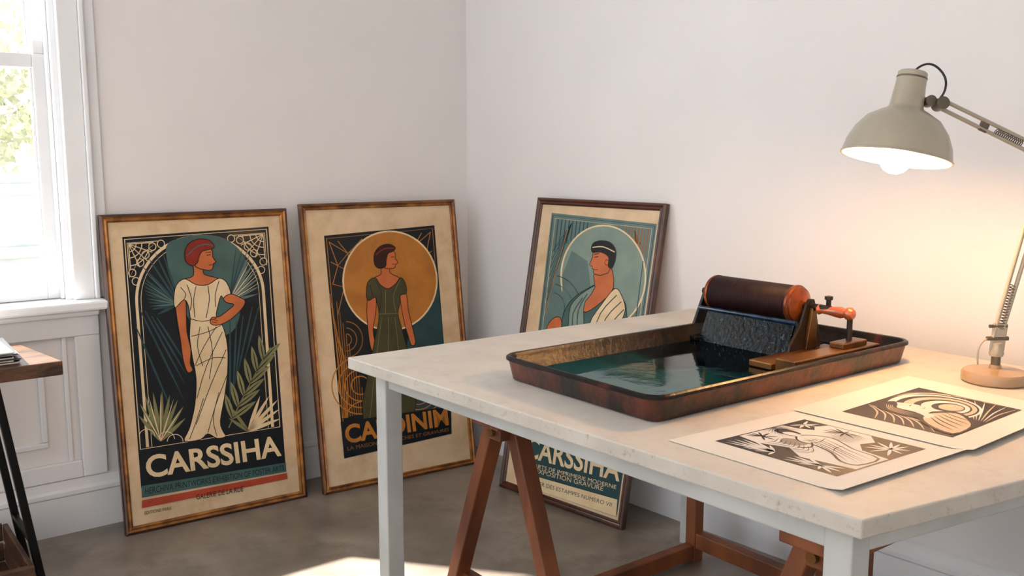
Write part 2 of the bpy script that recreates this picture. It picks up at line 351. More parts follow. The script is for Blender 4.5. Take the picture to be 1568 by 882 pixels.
body=[(270,436),(283,427),(300,436),(318,436),(335,426),(347,433),(353,452),(342,457),(338,453),(333,470),(331,486),(341,500),(348,530),(348,570),(343,610),(337,645),(341,660),(345,668),(332,671),(318,664),(306,673),(282,675),(290,655),(298,620),(300,580),(294,545),(290,515),(291,490),(288,468),(281,459),(268,471),(266,455)]
def fig(pts,c,o='black',w=.0028,sm=3):
    A.poly(pts,c,sm=sm); A.up(); A.stroke(pts,w,o,closed=True,sm=sm)
fig([(269,462),(283,458),(285,480),(286,508),(292,535),(291,556),(295,566),(287,570),(280,550),(276,520),(271,490)],'skin')
A.up(); fig([(296,402),(311,408),(312,420),(336,427),(350,440),(330,450),(305,450),(282,446),(270,438),(280,428),(296,422)],'skin')
A.up(); fig(body,'cream'); A.up()
fig([(342,456),(353,450),(366,455),(375,461),(369,474),(350,491),(332,498),(322,495),(324,486),(335,485),(350,474),(358,466),(346,463)],'skin'); A.up()
fig([(302,380),(318,379),(325,385),(325,393),(330,401),(326,404),(326,409),(322,414),(312,413),(300,409),(297,398)],'skin',sm=2); A.up()
fig([(284,400),(283,384),(290,372),(304,366),(320,368),(328,378),(320,382),(309,385),(304,394),(302,402),(294,407)],'red'); A.up()
A.stroke([(286,392),(298,380),(312,374),(326,376)],.004,'teal',sm=3); A.stroke([(316,391),(322,390)],.0028,'black'); A.stroke([(319,406),(325,405)],.003,'red'); A.stroke([(314,387),(323,386)],.002,'black')
for l in ([(300,438),(296,460),(298,486)],[(318,438),(320,460),(315,487)],[(291,488),(310,492),(331,487)],[(286,436),(293,458),(291,475)],[(335,430),(329,452),(330,470)],[(331,500),(312,530),(298,560)],[(340,508),(316,560),(301,610)],[(346,535),(322,590),(300,650)],[(347,575),(330,620),(318,662)],[(306,500),(302,530),(310,560)],[(318,500),(325,540),(320,580)],[(311,610),(300,645),(290,672)],[(335,600),(326,640),(332,668)],[(276,440),(284,450),(281,459)],[(300,560),(325,548),(345,548)],[(292,515),(318,508),(338,498)]):
    A.stroke(l,.0022,'black',sm=3)
A.stroke([(326,489),(333,491)],.0016,'black'); A.stroke([(325,493),(332,494)],.0016,'black')
A.text('CARSSIHA',[(221,698),(427,666),(431,698),(225,733)],'cream',bold=.025)
A.poly([(216,744),(437,708),(438,722),(217,762)],'teal'); A.up(); A.text('HERCHIVA PRINTWORKS EXHIBITION OF POSTER ARTS',[(222,747),(434,712),(435,720),(222,757)],'navy')
A.poly([(217,766),(439,724),(440,733),(217,778)],'stripe'); A.up()
A.text('GALERIE DE LA RUE',[(300,757),(372,744),(372,752),(300,765)],'black'); A.text('EDITIONS PARIS',[(221,783),(262,775),(262,780),(221,788)],'dolive')
A.done('artwork',par)
# ---- poster 2
par,A=build_poster(P2,'L',[FW_B,FW_G])
B=mk_bil([(496,361),(665,345),(691,664),(527,702)])
A.poly([(496,361),(665,345),(691,664),(527,702)],'navy'); A.up()
A.stroke([B(.02,.014),B(.98,.014),B(.98,.985),B(.02,.985)],.003,'gold',closed=True); A.up()
A.poly([(655,395),(667,400),(683,560),(690,625),(612,640),(624,520)],'dteal')
for k in range(9): A.stroke([B(.06+.02*k,.3+.05*k),B(.05+.02*k,.82)],.0035,'dgold')
A.up()
for sx in (0,1):
    X=lambda a:a if sx==0 else 1-a
    for l in ([(.04,.03),(.20,.09),(.34,.03)],[(.04,.03),(.10,.14),(.04,.22)],[(.20,.09),(.10,.14),(.22,.18)],[(.04,.22),(.14,.24),(.06,.36)],[(.20,.09),(.22,.18),(.14,.24)],[(.34,.03),(.3,.07),(.2,.09)],[(.12,.03),(.20,.09)],[(.04,.12),(.1,.14)]):
        A.stroke([B(X(a),b) for a,b in l],.0032,'gold')
A.up(); A.ell((597,430),73,77,'cream'); A.up(); A.ell((597,430),70.5,74.5,'gold'); A.up()
for r in (14,24,34,44): A.arc((552,590),r,r,.0045,'gold'); A.arc((640,600),r*.8,r*.8,.004,'gold')
for r in (8,16,25): A.arc((530,520),r,r*1.1,.004,'dgold',-90,90); 
A.arc((560,640),30,26,.004,'gold',180,360); A.arc((600,640),30,26,.004,'gold',180,360)
for k in range(5): A.stroke([(505+3*k,450+18*k),(519+3*k,560),(524+2*k,640)],.003,'gold',sm=2)
A.up()
fig([(563,457),(575,455),(575,480),(571,505),(575,528),(579,536),(571,539),(566,526),(562,490)],'skin')
fig([(612,449),(621,446),(625,475),(631,500),(636,524),(630,529),(625,515),(618,490)],'skin'); A.up()
fig([(584,410),(596,409),(597,418),(612,426),(616,436),(592,446),(566,438),(572,426),(583,420)],'skin'); A.up()
fig([(562,434),(574,425),(582,436),(594,442),(606,434),(613,425),(620,433),(622,449),(613,452),(612,465),(609,480),(614,500),(622,530),(629,560),(632,640),(556,648),(570,540),(578,500),(580,480),(577,464),(574,455),(562,460)],'dolive'); A.up()
fig([(590,388),(602,384),(605,391),(605,396),(609,402),(605,405),(604,410),(594,412),(586,408),(587,398)],'skin',sm=2); A.up()
fig([(573,404),(573,388),(582,377),(595,374),(605,379),(601,385),(594,388),(591,398),(590,408),(580,411)],'hair'); A.up()
A.stroke([(575,390),(588,381),(603,380)],.005,'red',sm=3); A.stroke([(598,394),(603,393)],.0025,'black'); A.stroke([(600,405),(604,404)],.003,'red')
for l in ([(574,428),(584,450),(580,478)],[(613,428),(602,452),(606,478)],[(590,444),(590,480)],[(580,481),(609,480)],[(584,486),(578,530),(566,640)],[(594,486),(594,540),(584,644)],[(604,486),(610,540),(612,642)],[(566,436),(570,452)]):
    A.stroke(l,.0018,'olive' if l[0][0]>575 else 'black',sm=2)
A.poly([(521,646),(690,622),(691,664),(527,702)],'navy'); A.up()
A.text('CARDINIM',[(526,651),(684,624),(687,651),(530,680)],'gold',bold=.03); A.text('LA MAISON DES AFFICHES ET GRAVURES',[(531,684),(687,655),(687,660),(532,690)],'dgold')
A.done('artwork',par)
# ---- poster 3
par,A=build_poster(P3,'R',[FW_D,FW_D],fw=.026)
q3=[(845,326),(1006,343),(944,792),(797,742)]
B=mk_bil(q3)
A.poly(q3,'grey'); A.up(); A.stroke([B(.015,.008),B(.985,.008),B(.985,.99),B(.015,.99)],.004,'dteal',closed=True)
A.stroke([B(.04,.018),B(.96,.018),B(.96,.75),B(.04,.75)],.002,'cream',closed=True); A.up()
for k in range(9): A.stroke([B(.07+.035*k,.02),B(.07+.035*k,.14-.012*k)],.005,'dteal'); A.stroke([B(.93-.03*k,.02),B(.93-.03*k,.10-.009*k)],.005,'dgold')
for k in range(7): A.stroke([B(.05,.14+.03*k),B(.2,.03)],.003,'dteal'); A.stroke([B(.95,.12+.03*k),B(.8,.03)],.003,'dgold')
A.up(); A.ell((924,424),66,80,'cream'); A.up(); A.ell((924,424),63.5,77.5,'pale'); A.up()
A.poly([(862,420),(876,384),(900,400),(905,440),(870,480),(861,455)],'grey'); 
for r in (20,32,44): A.arc((845,470),r,r*1.1,.003,'dteal',-80,30)
A.stroke([(870,350),(850,420),(836,480)],.003,'gold'); A.stroke([(985,400),(975,480),(965,540)],.004,'dteal'); A.up()
fig([(838,500),(850,486),(860,490),(858,520),(838,520)],'skin')
fig([(860,500),(868,470),(884,452),(904,440),(914,436),(938,440),(954,458),(960,480),(956,560),(866,560)],'teal'); A.up()
fig([(911,416),(934,406),(940,440),(922,462),(898,478),(890,468),(906,448),(911,436)],'skin'); A.up()
fig([(903,442),(912,438),(905,452),(894,474),(896,560),(872,560),(872,480),(884,456)],'pale')
fig([(942,442),(952,452),(958,474),(950,500),(940,560),(900,560),(902,500),(922,466)],'cream'); A.up()
for l in ([(945,452),(920,480),(906,520)],[(952,462),(928,488),(914,530)],[(956,474),(936,498),(924,540)],[(900,450),(886,476),(884,520)],[(893,456),(878,480),(878,510)]): A.stroke(l,.004,'dteal',sm=3)
fig([(909,384),(914,379),(936,382),(938,404),(932,418),(920,422),(911,420),(909,416),(910,413),(907,411),(908,408),(903,406),(908,394)],'skin',sm=1); A.up()
fig([(907,386),(908,374),(918,369),(934,371),(943,382),(943,396),(938,410),(932,408),(933,396),(929,390),(920,386)],'black'); A.up()
A.stroke([(908,379),(924,378),(942,386)],.004,'cream',sm=3); A.stroke([(911,394),(917,393)],.003,'black'); A.stroke([(910,390),(918,388)],.0028,'black'); A.stroke([(910,413),(916,413)],.0028,'red'); A.arc((930,402),3,4,.002,'black')
A.poly([(812,640),(961,672),(945,788),(798,740)],'dteal'); A.up()
A.text('CARSSIHA',[(809,668),(953,704),(949,738),(805,700)],'cream',bold=.02)
A.text('LES ARTS DE IMPRIMERIE MODERNE',[(806,706),(945,743),(944,749),(805,712)],'cream'); A.text('EXPOSITION GRAVURE',[(822,717),(925,745),(924,752),(821,724)],'cream')
A.poly([(802,724),(946,765),(944,791),(798,742)],'cream'); A.up()
A.text('ATELIER DES ESTAMPES NUMERO VII',[(808,732),(938,770),(937,776),(807,738)],'dteal')
A.done('artwork',par)
# ---------------------------------------------------------------- work table
T=.78
tb=group('work_table',(-.6,-2,0))
tp=[(-1.265,-1.277),(-1.198,-2.689),(-.02,-2.89),(-.0,-1.30)]
def prism(name,pts,z0,z1,m,par,bevel):
    n=len(pts); vs=[(x,y,z) for z in (z0,z1) for x,y in pts]
    return mobj(name,vs,[tuple(range(n)),tuple(range(2*n-1,n-1,-1))]+[(i,(i+1)%n,n+(i+1)%n,n+i) for i in range(n)],m,par,bevel)
o=prism('table_top',tp,T-.03,T,[TOP,EDGE],tb,.003)
for pl in o.data.polygons:
    if abs(pl.normal.z)<.5: pl.material_index=1
z1=T-.03
for nm,x,y in (('leg_1',-1.195,-1.36),('leg_2',-1.158,-2.642),('leg_3',-.06,-2.82),('leg_4',-.06,-1.37)):
    box(nm,(x-.024,y-.024,0),(x+.024,y+.024,z1),LEGP,tb,.003)
beam('apron_front',(-1.200,-1.384,z1-.02),(-1.166,-2.618,z1-.02),.022,.04,LEGP,tb)
beam('apron_left',(-1.171,-1.36,z1-.02),(-.084,-1.36,z1-.02),.022,.04,LEGP,tb,side=(0,1,0))
beam('apron_right',(-1.134,-2.655,z1-.02),(-.084,-2.82,z1-.02),.022,.04,LEGP,tb,side=(0,1,0))
beam('apron_back',(-.05,-1.394,z1-.02),(-.05,-2.796,z1-.02),.022,.04,LEGP,tb)
def trestle(yc,yb0):
    t=group('wooden_trestle',(-.6,yc,0)); zt=z1-.045
    beam('ridge',(-1.14,yc,zt-.03),(-.12,yc,zt-.03),.05,.05,WOOD,t,side=(0,1,0))
    x=-1.12
    beam('leg_a',(x,yc+.015,zt-.01),(x,yc+.27,.0),.042,.034,WOOD,t); beam('leg_b',(x+.03,yc-.015,zt-.01),(x+.03,yc-.27,.0),.042,.034,WOOD,t)
    beam('cross',(x+.015,yc+.17,.25),(x+.015,yc-.17,.25),.03,.04,WOOD,t)
    rod('hinge',(x-.03,yc,zt-.035),(x+.06,yc,zt-.035),.01,mat('brass_dull',(120,84,44),.4,metal=.8),t)
    beam('top_cleat',(x-.03,yc-.05,zt-.005),(x-.03,yc+.05,zt-.005),.03,.03,WOOD,t)
    box('post_a',(-.17,yb0-.02,0),(-.13,yb0+.02,zt),WOOD,t); box('post_b',(-.17,yb0-.50,0),(-.13,yb0-.46,zt),WOOD,t)
    box('top_rail',(-.168,yb0-.46,zt-.05),(-.132,yb0-.02,zt),WOOD,t)
    box('floor_rail_x',(-1.11,yb0-.018,.012),(-.172,yb0+.018,.06),WOOD,t); box('floor_rail_y',(-.168,yb0-.46,.05),(-.132,yb0-.02,.1),WOOD,t)
trestle(-1.73,-1.468); trestle(-2.575,-2.06)
# ---------------------------------------------------------------- tray
def rrect(x0,x1,y0,y1,r,n=8):
    out=[]
    for cx,cy,a0 in ((x1-r,y1-r,0),(x0+r,y1-r,90),(x0+r,y0+r,180),(x1-r,y0+r,270)):
        for i in range(n+1):
            a=math.radians(a0+90*i/n); out.append((cx+r*math.cos(a),cy+r*math.sin(a)))
    return out
TX0,TX1,TY0,TY1=-1.10,-.185,-2.19,-1.695
def loops(name,spec,m,par,cap=True,smooth=True,mi=None):
    vs=[];fs=[];n=None
    for ins,z in spec:
        L=rrect(TX0+ins,TX1-ins,TY0+ins,TY1-ins,max(.012,.045-ins)); n=len(L); vs+=[(x,y,z) for x,y in L]
    for i in range(len(spec)-1):
        for k in range(n): fs.append((i*n+k,i*n+(k+1)%n,(i+1)*n+(k+1)%n,(i+1)*n+k))
    if cap: fs.append(tuple(range((len(spec)-1)*n,len(spec)*n)))
    if cap: fs.append(tuple(range(n))[::-1])
    o=mobj(name,vs,fs,m,par,smooth=smooth)
    if mi: 
        for i,pl in enumerate(o.data.polygons):
            pl.material_index=mi[i//n] if i<(len(spec)-1)*n else mi[-1]
    return o
RUST=mat('tray_rusted_enamel',(24,18,16),.38,c2=(104,48,28),scale=9,detail=10,bump=.25,bscale=50,coat=.2,lo=.4,hi=.68,metal=.2,dirt=(14,13,13),dscale=11,dlo=.50,dhi=.66)
RIM=mat('tray_inner_enamel',(8,9,11),.34,c2=(22,17,15),scale=10,detail=8,spec=.22,dirt=(84,34,22),dscale=13,dlo=.58,dhi=.72,bump=.15,bscale=60)
tray=group('ink_tray',(-.64,-1.94,T))
loops('pan',[(.022,T+.001),(.016,T+.004),(.006,T+.046),(0,T+.049),(0,T+.055),(.004,T+.058),(.010,T+.057),(.014,T+.05),(.026,T+.012),(.032,T+.008)],[RUST,RIM],tray,mi=[0,0,0,1,1,1,1,1,1,1])
ink=bpy.data.materials.new('wet_ink'); ink.use_nodes=True; nt=ink.node_tree; b=nt.nodes['Principled BSDF']
tc=nt.nodes.new('ShaderNodeTexCoord'); sx=nt.nodes.new('ShaderNodeSeparateXYZ'); nt.links.new(tc.outputs['Object'],sx.inputs[0])
nz=nt.nodes.new('ShaderNodeTexNoise'); nz.inputs['Scale'].default_value=6; nz.inputs['Detail'].default_value=5; nz.inputs['Distortion'].default_value=1.5; nt.links.new(tc.outputs['Object'],nz.inputs['Vector'])
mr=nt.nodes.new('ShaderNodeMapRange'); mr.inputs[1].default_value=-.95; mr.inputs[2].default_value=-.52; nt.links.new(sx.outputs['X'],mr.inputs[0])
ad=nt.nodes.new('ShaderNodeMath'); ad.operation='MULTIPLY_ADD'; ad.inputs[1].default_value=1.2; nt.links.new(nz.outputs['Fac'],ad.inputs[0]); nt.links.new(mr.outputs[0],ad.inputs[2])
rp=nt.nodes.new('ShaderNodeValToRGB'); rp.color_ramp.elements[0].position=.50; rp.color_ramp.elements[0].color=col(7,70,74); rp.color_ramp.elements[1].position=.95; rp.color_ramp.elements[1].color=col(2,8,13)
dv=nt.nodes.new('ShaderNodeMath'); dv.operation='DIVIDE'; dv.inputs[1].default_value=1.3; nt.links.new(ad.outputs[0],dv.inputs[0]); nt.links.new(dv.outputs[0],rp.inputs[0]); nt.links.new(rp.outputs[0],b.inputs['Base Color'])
b.inputs['Roughness'].default_value=.05; b.inputs['Specular IOR Level'].default_value=.2
bp=nt.nodes.new('ShaderNodeBump'); bp.inputs['Strength'].default_value=.08; bp.inputs['Distance'].default_value=.01; nt.links.new(nz.outputs['Fac'],bp.inputs['Height']); nt.links.new(bp.outputs[0],b.inputs['Normal'])
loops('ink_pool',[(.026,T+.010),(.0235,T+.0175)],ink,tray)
# ---------------------------------------------------------------- roller assembly
STEEL=mat('worn_steel',(60,52,44),.35,metal=.7,c2=(34,27,22),scale=16,bump=.1)
DARKM=mat('inky_iron',(8,9,12),.35,metal=.2,c2=(18,16,16),scale=20,spec=.3)
BRASS=mat('aged_brass',(128,88,44),.36,metal=.7,c2=(72,46,26),scale=14)
COP=mat('copper_collar',(158,84,40),.35,metal=.6,c2=(92,44,24),scale=14)
HAND=mat('handle_wood',(132,60,28),.35,c2=(170,88,42),scale=12,coat=.4)
ROL=bpy.data.materials.new('roller_hide'); ROL.use_nodes=True; nt=ROL.node_tree; b=nt.nodes['Principled BSDF']
tc=nt.nodes.new('ShaderNodeTexCoord'); wv=nt.nodes.new('ShaderNodeTexWave'); wv.bands_direction='Y'; wv.inputs['Scale'].default_value=75; wv.inputs['Distortion'].default_value=1.2; nt.links.new(tc.outputs['Object'],wv.inputs['Vector'])
rp=nt.nodes.new('ShaderNodeValToRGB'); rp.color_ramp.elements[0].color=col(9,4,6); rp.color_ramp.elements[1].color=col(46,13,14); nt.links.new(wv.outputs['Fac'],rp.inputs[0]); nt.links.new(rp.outputs[0],b.inputs['Base Color'])
bp=nt.nodes.new('ShaderNodeBump'); bp.inputs['Strength'].default_value=.5; bp.inputs['Distance'].default_value=.004; nt.links.new(wv.outputs['Fac'],bp.inputs['Height']); nt.links.new(bp.outputs[0],b.inputs['Normal']); b.inputs['Roughness'].default_value=.5; b.inputs['Specular IOR Level'].default_value=.2
ro=group('ink_roller',(-.377,-1.85,T)); RX,RZ=-.377,.918
lathe('roller_core',(RX,-1.722,RZ),(0,-1,0),[(0,0),(.044,0),(.047,.004),(.047,.245),(.044,.249),(0,.249)],ROL,ro,n=56)
lathe('collar_left',(RX,-1.710,RZ),(0,-1,0),[(0,0),(.03,0),(.046,.004),(.048,.008),(.048,.014),(0,.014)],COP,ro)
lathe('collar_right',(RX,-1.970,RZ),(0,-1,0),[(0,0),(.047,0),(.049,.003),(.049,.009),(.044,.012),(.044,.018),(.036,.022),(.026,.028),(.016,.03),(0,.03)],COP,ro)
rod('axle',(RX,-1.675,RZ),(RX,-2.075,RZ),.009,STEEL,ro)
lathe('handle',(RX,-2.04,RZ-.004),(0,-1,0),[(0,0),(.011,0),(.013,.004),(.009,.012),(.010,.03),(.013,.052),(.014,.064),(.010,.076),(.015,.081),(.016,.090),(.011,.097),(0,.099)],HAND,ro)
plate('bracket_left',[(RX-.022,RZ+.012),(RX-.01,RZ+.024),(RX+.012,RZ+.022),(RX+.02,RZ+.004),(RX+.03,T+.012),(RX-.085,T+.012),(RX-.08,T+.03)],-1.704,-1.694,DARKM,ro)
box('bracket_left_foot',(RX-.1,-1.735,T+.018),(RX+.06,-1.706,T+.03),DARKM,ro)
plate('bracket_right',[(RX-.018,RZ+.010),(RX-.008,RZ+.02),(RX+.010,RZ+.018),(RX+.018,RZ),(RX+.045,T+.03),(RX-.085,T+.03),(RX-.080,T+.05),(RX-.04,RZ-.04)],-2.014,-2.022,STEEL,ro)
plate('bracket_rib',[(RX-.008,RZ),(RX+.008,RZ),(RX+.012,T+.034),(RX-.03,T+.034)],-2.022,-2.032,BRASS,ro)
box('bracket_right_foot',(-.60,-2.075,T+.018),(-.30,-2.010,T+.034),BRASS,ro)
box('bracket_foot_slide',(-.60,-2.14,T+.018),(-.26,-2.085,T+.050),BRASS,ro)
box('slide_block',(-.40,-2.13,T+.050),(-.30,-2.09,T+.064),BRASS,ro)
rod('adjuster_post',(-.345,-2.108,T+.06),(-.345,-2.108,RZ-.01),.007,STEEL,ro)
lathe('adjuster_knob',(RX+.02,-2.055,RZ+.004),(0,0,1),[(0,0),(.006,0),(.006,.014),(.010,.016),(.010,.024),(0,.026)],STEEL,ro)
rod('tie_bar',(RX+.03,-1.70,T+.05),(RX+.03,-2.015,T+.05),.006,STEEL,ro)
IB=mat('inked_blade',(2,3,6),.25,c2=(5,12,22),scale=40,detail=5,bump=.12,bscale=90,lo=.5,hi=.7,spec=.12,dirt=(60,90,124),dscale=110,dlo=.58,dhi=.66)  # pale blue specks are highlight sparkles painted into the blade colour
mobj('doctor_blade',[(RX-.085,-1.735,T+.018),(RX-.085,-2.01,T+.018),(RX-.048,-2.01,RZ-.035),(RX-.048,-1.735,RZ-.035),(RX-.078,-1.735,T+.018),(RX-.078,-2.01,T+.018),(RX-.042,-2.01,RZ-.035),(RX-.042,-1.735,RZ-.035)],
  [(0,1,2,3),(4,7,6,5),(0,4,5,1),(3,2,6,7),(0,3,7,4),(1,5,6,2)],IB,ro)
rod('blade_bar',(RX-.05,-1.705,RZ-.038),(RX-.05,-2.014,RZ-.038),.006,mat('wet_blue_ink',(10,26,46),.12,c2=(24,50,78),scale=30),ro)
# ---------------------------------------------------------------- prints on table
def sheet(quad,z,pm,draw,lift):
    q=[onz(a,b,T)[:2] for a,b in quad]   # TL TR BR BL
    bil=mk_bil(q); c=bil(.5,.5); par=group('linocut_print',(c[0],c[1],T))
    def hz(a,b): return z+lift[0]*max(0,a-.88)**2*60+lift[1]*max(0,b-.87)**2*60+lift[2]*max(0,.12-a)**2*60
    N=24;vs=[];fs=[]
    for zo in (0,.0006):
        for j in range(N+1):
            for i in range(N+1):
                x,y=bil(i/N,j/N); vs.append((x,y,hz(i/N,j/N)+zo))
    M_=(N+1)**2
    for j in range(N):
        for i in range(N):
            k=j*(N+1)+i; fs.append((k+M_,k+1+M_,k+N+2+M_,k+N+1+M_)); fs.append((k,k+N+1,k+N+2,k+1))
    for i in range(N):
        for a,b in ((i,i+1),(N*(N+1)+i,N*(N+1)+i+1),(i*(N+1),(i+1)*(N+1)),(i*(N+1)+N,(i+1)*(N+1)+N)): fs.append((a,b,b+M_,a+M_))
    mobj('paper',vs,fs,PAPER,par)
    def place(a,b,cc): x,y=bil(a,b); return (x,y,z+.0006+cc)
    A=Art(place,lambda p:p,pm,step=.00008,base=.0003); draw(A); A.done('print_ink',par)
PR=dict(blk=inkm('lino_black',(26,24,26),(38,34,34)),pap=PAPER,brn=inkm('lino_brown',(52,42,38),(42,34,32)),tan=inkm('lino_tan',(206,188,164),(196,176,150)),gry=inkm('lino_grey',(150,144,138)))
def d1(A):
    c=lambda a,b:(.17+.69*a,.15+.70*b)
    c2=lambda pts:[c(x,y) for x,y in pts]
    A.poly(c2([(0,0),(1,0),(1,1),(0,1)]),'blk'); A.up(); A.poly(c2([(.012,.015),(.988,.015),(.988,.985),(.012,.985)]),'pap'); A.up()
    A.poly(c2([(.012,.015),(.24,.015),(.20,.2),(.28,.42),(.16,.6),(.22,.985),(.012,.985)]),'blk')
    A.poly(c2([(.72,.015),(.988,.015),(.988,.22),(.88,.18),(.80,.24),(.74,.14)]),'blk')
    A.poly(c2([(.62,.76),(.74,.66),(.86,.70),(.988,.58),(.988,.985),(.58,.985)]),'blk',sm=0)
    A.poly(c2([(.34,.30),(.44,.24),(.5,.34),(.46,.44),(.36,.42)]),'gry',sm=3); A.up()
    for cx,cy,ts in ((.12,.42,((.03,.06),(.08,.04),(.14,.05),(.19,.08),(.23,.14),(.03,.22),(.03,.32),(.22,.3),(.03,.44))),
                     (.11,.80,((.03,.56),(.08,.54),(.14,.56),(.19,.64),(.03,.68),(.03,.94),(.10,.96),(.18,.94),(.03,.84))),
                     (.80,.86,((.64,.8),(.70,.72),(.78,.70),(.88,.70),(.96,.76),(.64,.94),(.96,.9),(.88,.96),(.76,.97),(.96,.83))),
                     (.86,.10,((.76,.05),(.76,.14),(.82,.19),(.90,.18),(.97,.16),(.97,.05)))):
        for t in ts: A.blade(c(cx,cy),c(*t),.016,'pap')
    A.up()
    for cx,cy,ts in ((.36,.12,((.28,.04),(.32,.02),(.37,.02),(.43,.03),(.47,.1),(.44,.2),(.36,.24),(.29,.2))),(.90,.42,((.78,.32),(.84,.28),(.90,.28),(.96,.30),(.97,.42),(.79,.46),(.84,.54),(.92,.55)))):
        for t in ts: A.blade(c(cx,cy),c(*t),.012,'blk')
    A.poly(c2([(.50,.30),(.58,.26),(.68,.32),(.72,.46),(.66,.6),(.60,.72),(.54,.95),(.30,.95),(.28,.82),(.40,.66),(.46,.5),(.46,.38)]),'blk',sm=3); A.up()
    A.poly(c2([(.505,.315),(.58,.275),(.668,.33),(.705,.46),(.65,.59),(.59,.71),(.53,.935),(.31,.935),(.30,.825),(.415,.67),(.475,.5),(.47,.385)]),'pap',sm=3); A.up()
    for l in ([(.56,.32),(.52,.5),(.44,.72),(.36,.9)],[(.62,.36),(.58,.52),(.50,.70),(.42,.92)],[(.66,.42),(.6,.58),(.54,.72),(.48,.92)],[(.48,.42),(.56,.46),(.68,.42)],[(.44,.66),(.52,.62),(.62,.62)],[(.5,.36),(.54,.4),(.62,.4)],[(.53,.36),(.49,.52),(.40,.72),(.33,.84)],[(.59,.34),(.55,.52),(.46,.74),(.39,.92)]): A.stroke(c2(l),.006,'blk',sm=3,taper=True)
    A.poly(c2([(.55,.12),(.61,.12),(.62,.19),(.60,.28),(.55,.28),(.53,.2)]),'pap',sm=3); A.up()
    A.poly(c2([(.54,.09),(.60,.06),(.65,.11),(.65,.2),(.62,.26),(.61,.17),(.56,.14),(.53,.17)]),'blk',sm=3)
    A.stroke(c2([(.55,.14),(.53,.2),(.55,.27)]),.005,'blk',sm=3)
    A.stroke(c2([(.50,.44),(.42,.50),(.36,.48),(.34,.44)]),.010,'blk',sm=3)
    for k in range(8): A.stroke(c2([(.70+.025*k,.38),(.72+.028*k,.5),(.70+.025*k,.62)]),.004,'blk',sm=3,taper=True)
    for k in range(9): A.stroke(c2([(.22,.24+.035*k),(.32,.26+.04*k),(.42,.22+.035*k)]),.004,'blk',sm=3,taper=True)
    for k in range(6): A.stroke(c2([(.48,.04+.035*k),(.60,.02+.01*k),(.72,.05+.03*k)]),.004,'blk',sm=3,taper=True)
def d2(A):
    c=lambda a,b:(.14+.68*a,.20+.62*b)
    c2=lambda pts:[c(x,y) for x,y in pts]
    A.poly(c2([(0,0),(1,0),(1,1),(0,1)]),'brn'); A.up()
    for k in range(7): A.stroke(c2([(.02,.30+.09*k),(.18,.20+.07*k),(.30,.02+.02*k)]),.010,'tan',sm=4,taper=True)
    for k in range(6): A.stroke(c2([(.62+.03*k,.02),(.86+.02*k,.18+.02*k),(.985,.5+.07*k)]),.011,'tan' if k%2 else 'pap',sm=4,taper=True)
    for k in range(6): A.stroke(c2([(.50,.97-.02*k),(.75,.94-.05*k),(.985,.97-.10*k)]),.009,'pap' if k%2 else 'tan',sm=4,taper=True)
    A.up()
    for i,(r,cl) in enumerate(((.34,'pap'),(.30,'brn'),(.265,'tan'),(.21,'brn'),(.175,'pap'),(.12,'brn'),(.09,'tan'))):
        A.ell(c(.60+.01*i,.44+.02*i),.68*r,.62*r*1.15,cl); A.up()
    A.poly(c2([(.05,.97),(.14,.66),(.3,.5),(.46,.52),(.58,.66),(.5,.84),(.34,.97)]),'brn',sm=3); A.up()
    A.poly(c2([(.08,.95),(.16,.69),(.31,.54),(.44,.56),(.54,.68),(.47,.82),(.32,.95)]),'tan',sm=3); A.up()
    A.poly(c2([(.34,.16),(.46,.12),(.52,.24),(.54,.34),(.51,.38),(.51,.46),(.46,.52),(.40,.52),(.38,.60),(.28,.60),(.30,.44),(.26,.3)]),'pap',sm=2); A.up()
    A.poly(c2([(.22,.34),(.26,.14),(.38,.06),(.50,.12),(.44,.2),(.36,.26),(.36,.42),(.30,.56),(.22,.5)]),'brn',sm=3); A.up()
    for k in range(4): A.stroke(c2([(.25+.02*k,.46),(.28+.02*k,.24),(.40,.12+.02*k)]),.005,'tan',sm=3,taper=True)
    A.stroke(c2([(.46,.30),(.50,.29)]),.006,'brn'); A.stroke(c2([(.47,.42),(.51,.42)]),.005,'brn')
    for k in range(5): A.stroke(c2([(.14+.07*k,.92),(.22+.06*k,.74),(.32+.045*k,.60)]),.008,'brn',sm=3,taper=True)
sheet([(1023,675),(1222,629),(1488,692),(1290,757)],T+.001,PR,d1,(0.0,.006,0))
sheet([(1213,630),(1390,578),(1640,632),(1490,697)],T+.0035,PR,d2,(0,.006,.0))
# ---------------------------------------------------------------- desk lamp
LP=mat('lamp_enamel',(172,164,146),.35,c2=(160,152,135),scale=6,coat=.3)
LIN=mat('lamp_inner',(238,232,220),.5)
LMET=mat('lamp_metal',(110,102,90),.35,metal=.7); CAB=mat('lamp_cable',(40,38,36),.5)
lm=group('desk_lamp',(-.225,-2.41,T))
bx,by=-.225,-2.405
lathe('base',(bx,by,T),(0,0,1),[(0,.0005),(.066,.0005),(.070,.004),(.070,.020),(.066,.026),(.03,.030),(.014,.032),(.012,.04),(0,.04)],mat('lamp_base_enamel',(170,144,114),.4,c2=(154,128,98),scale=8,coat=.3),lm,n=56)
rod('stem',(bx,by,T+.03),(bx,by,T+.085),.010,LMET,lm)
lathe('swivel',(bx,by,T+.06),(0,0,1),[(0,0),(.014,0),(.016,.006),(.012,.02),(.012,.03),(0,.032)],LP,lm)
sh=Vector((bx+.0,by-.0,T+.10)); el=Vector((-.145,-2.452,1.285)); hj=Vector((-.346,-2.302,1.400))
side=Vector(R)*.011
beam('lower_yoke',sh+Vector((0,0,-.03)),sh+Vector((.004,-.003,.035)),.034,.006,LP,lm,side=tuple(R))
rod('yoke_bolt',sh-Vector(R)*.024,sh+Vector(R)*.024,.005,LMET,lm); rod('yoke_bolt_2',sh-Vector(R)*.02+Vector((0,0,.028)),sh+Vector(R)*.02+Vector((0,0,.028)),.004,LMET,lm)
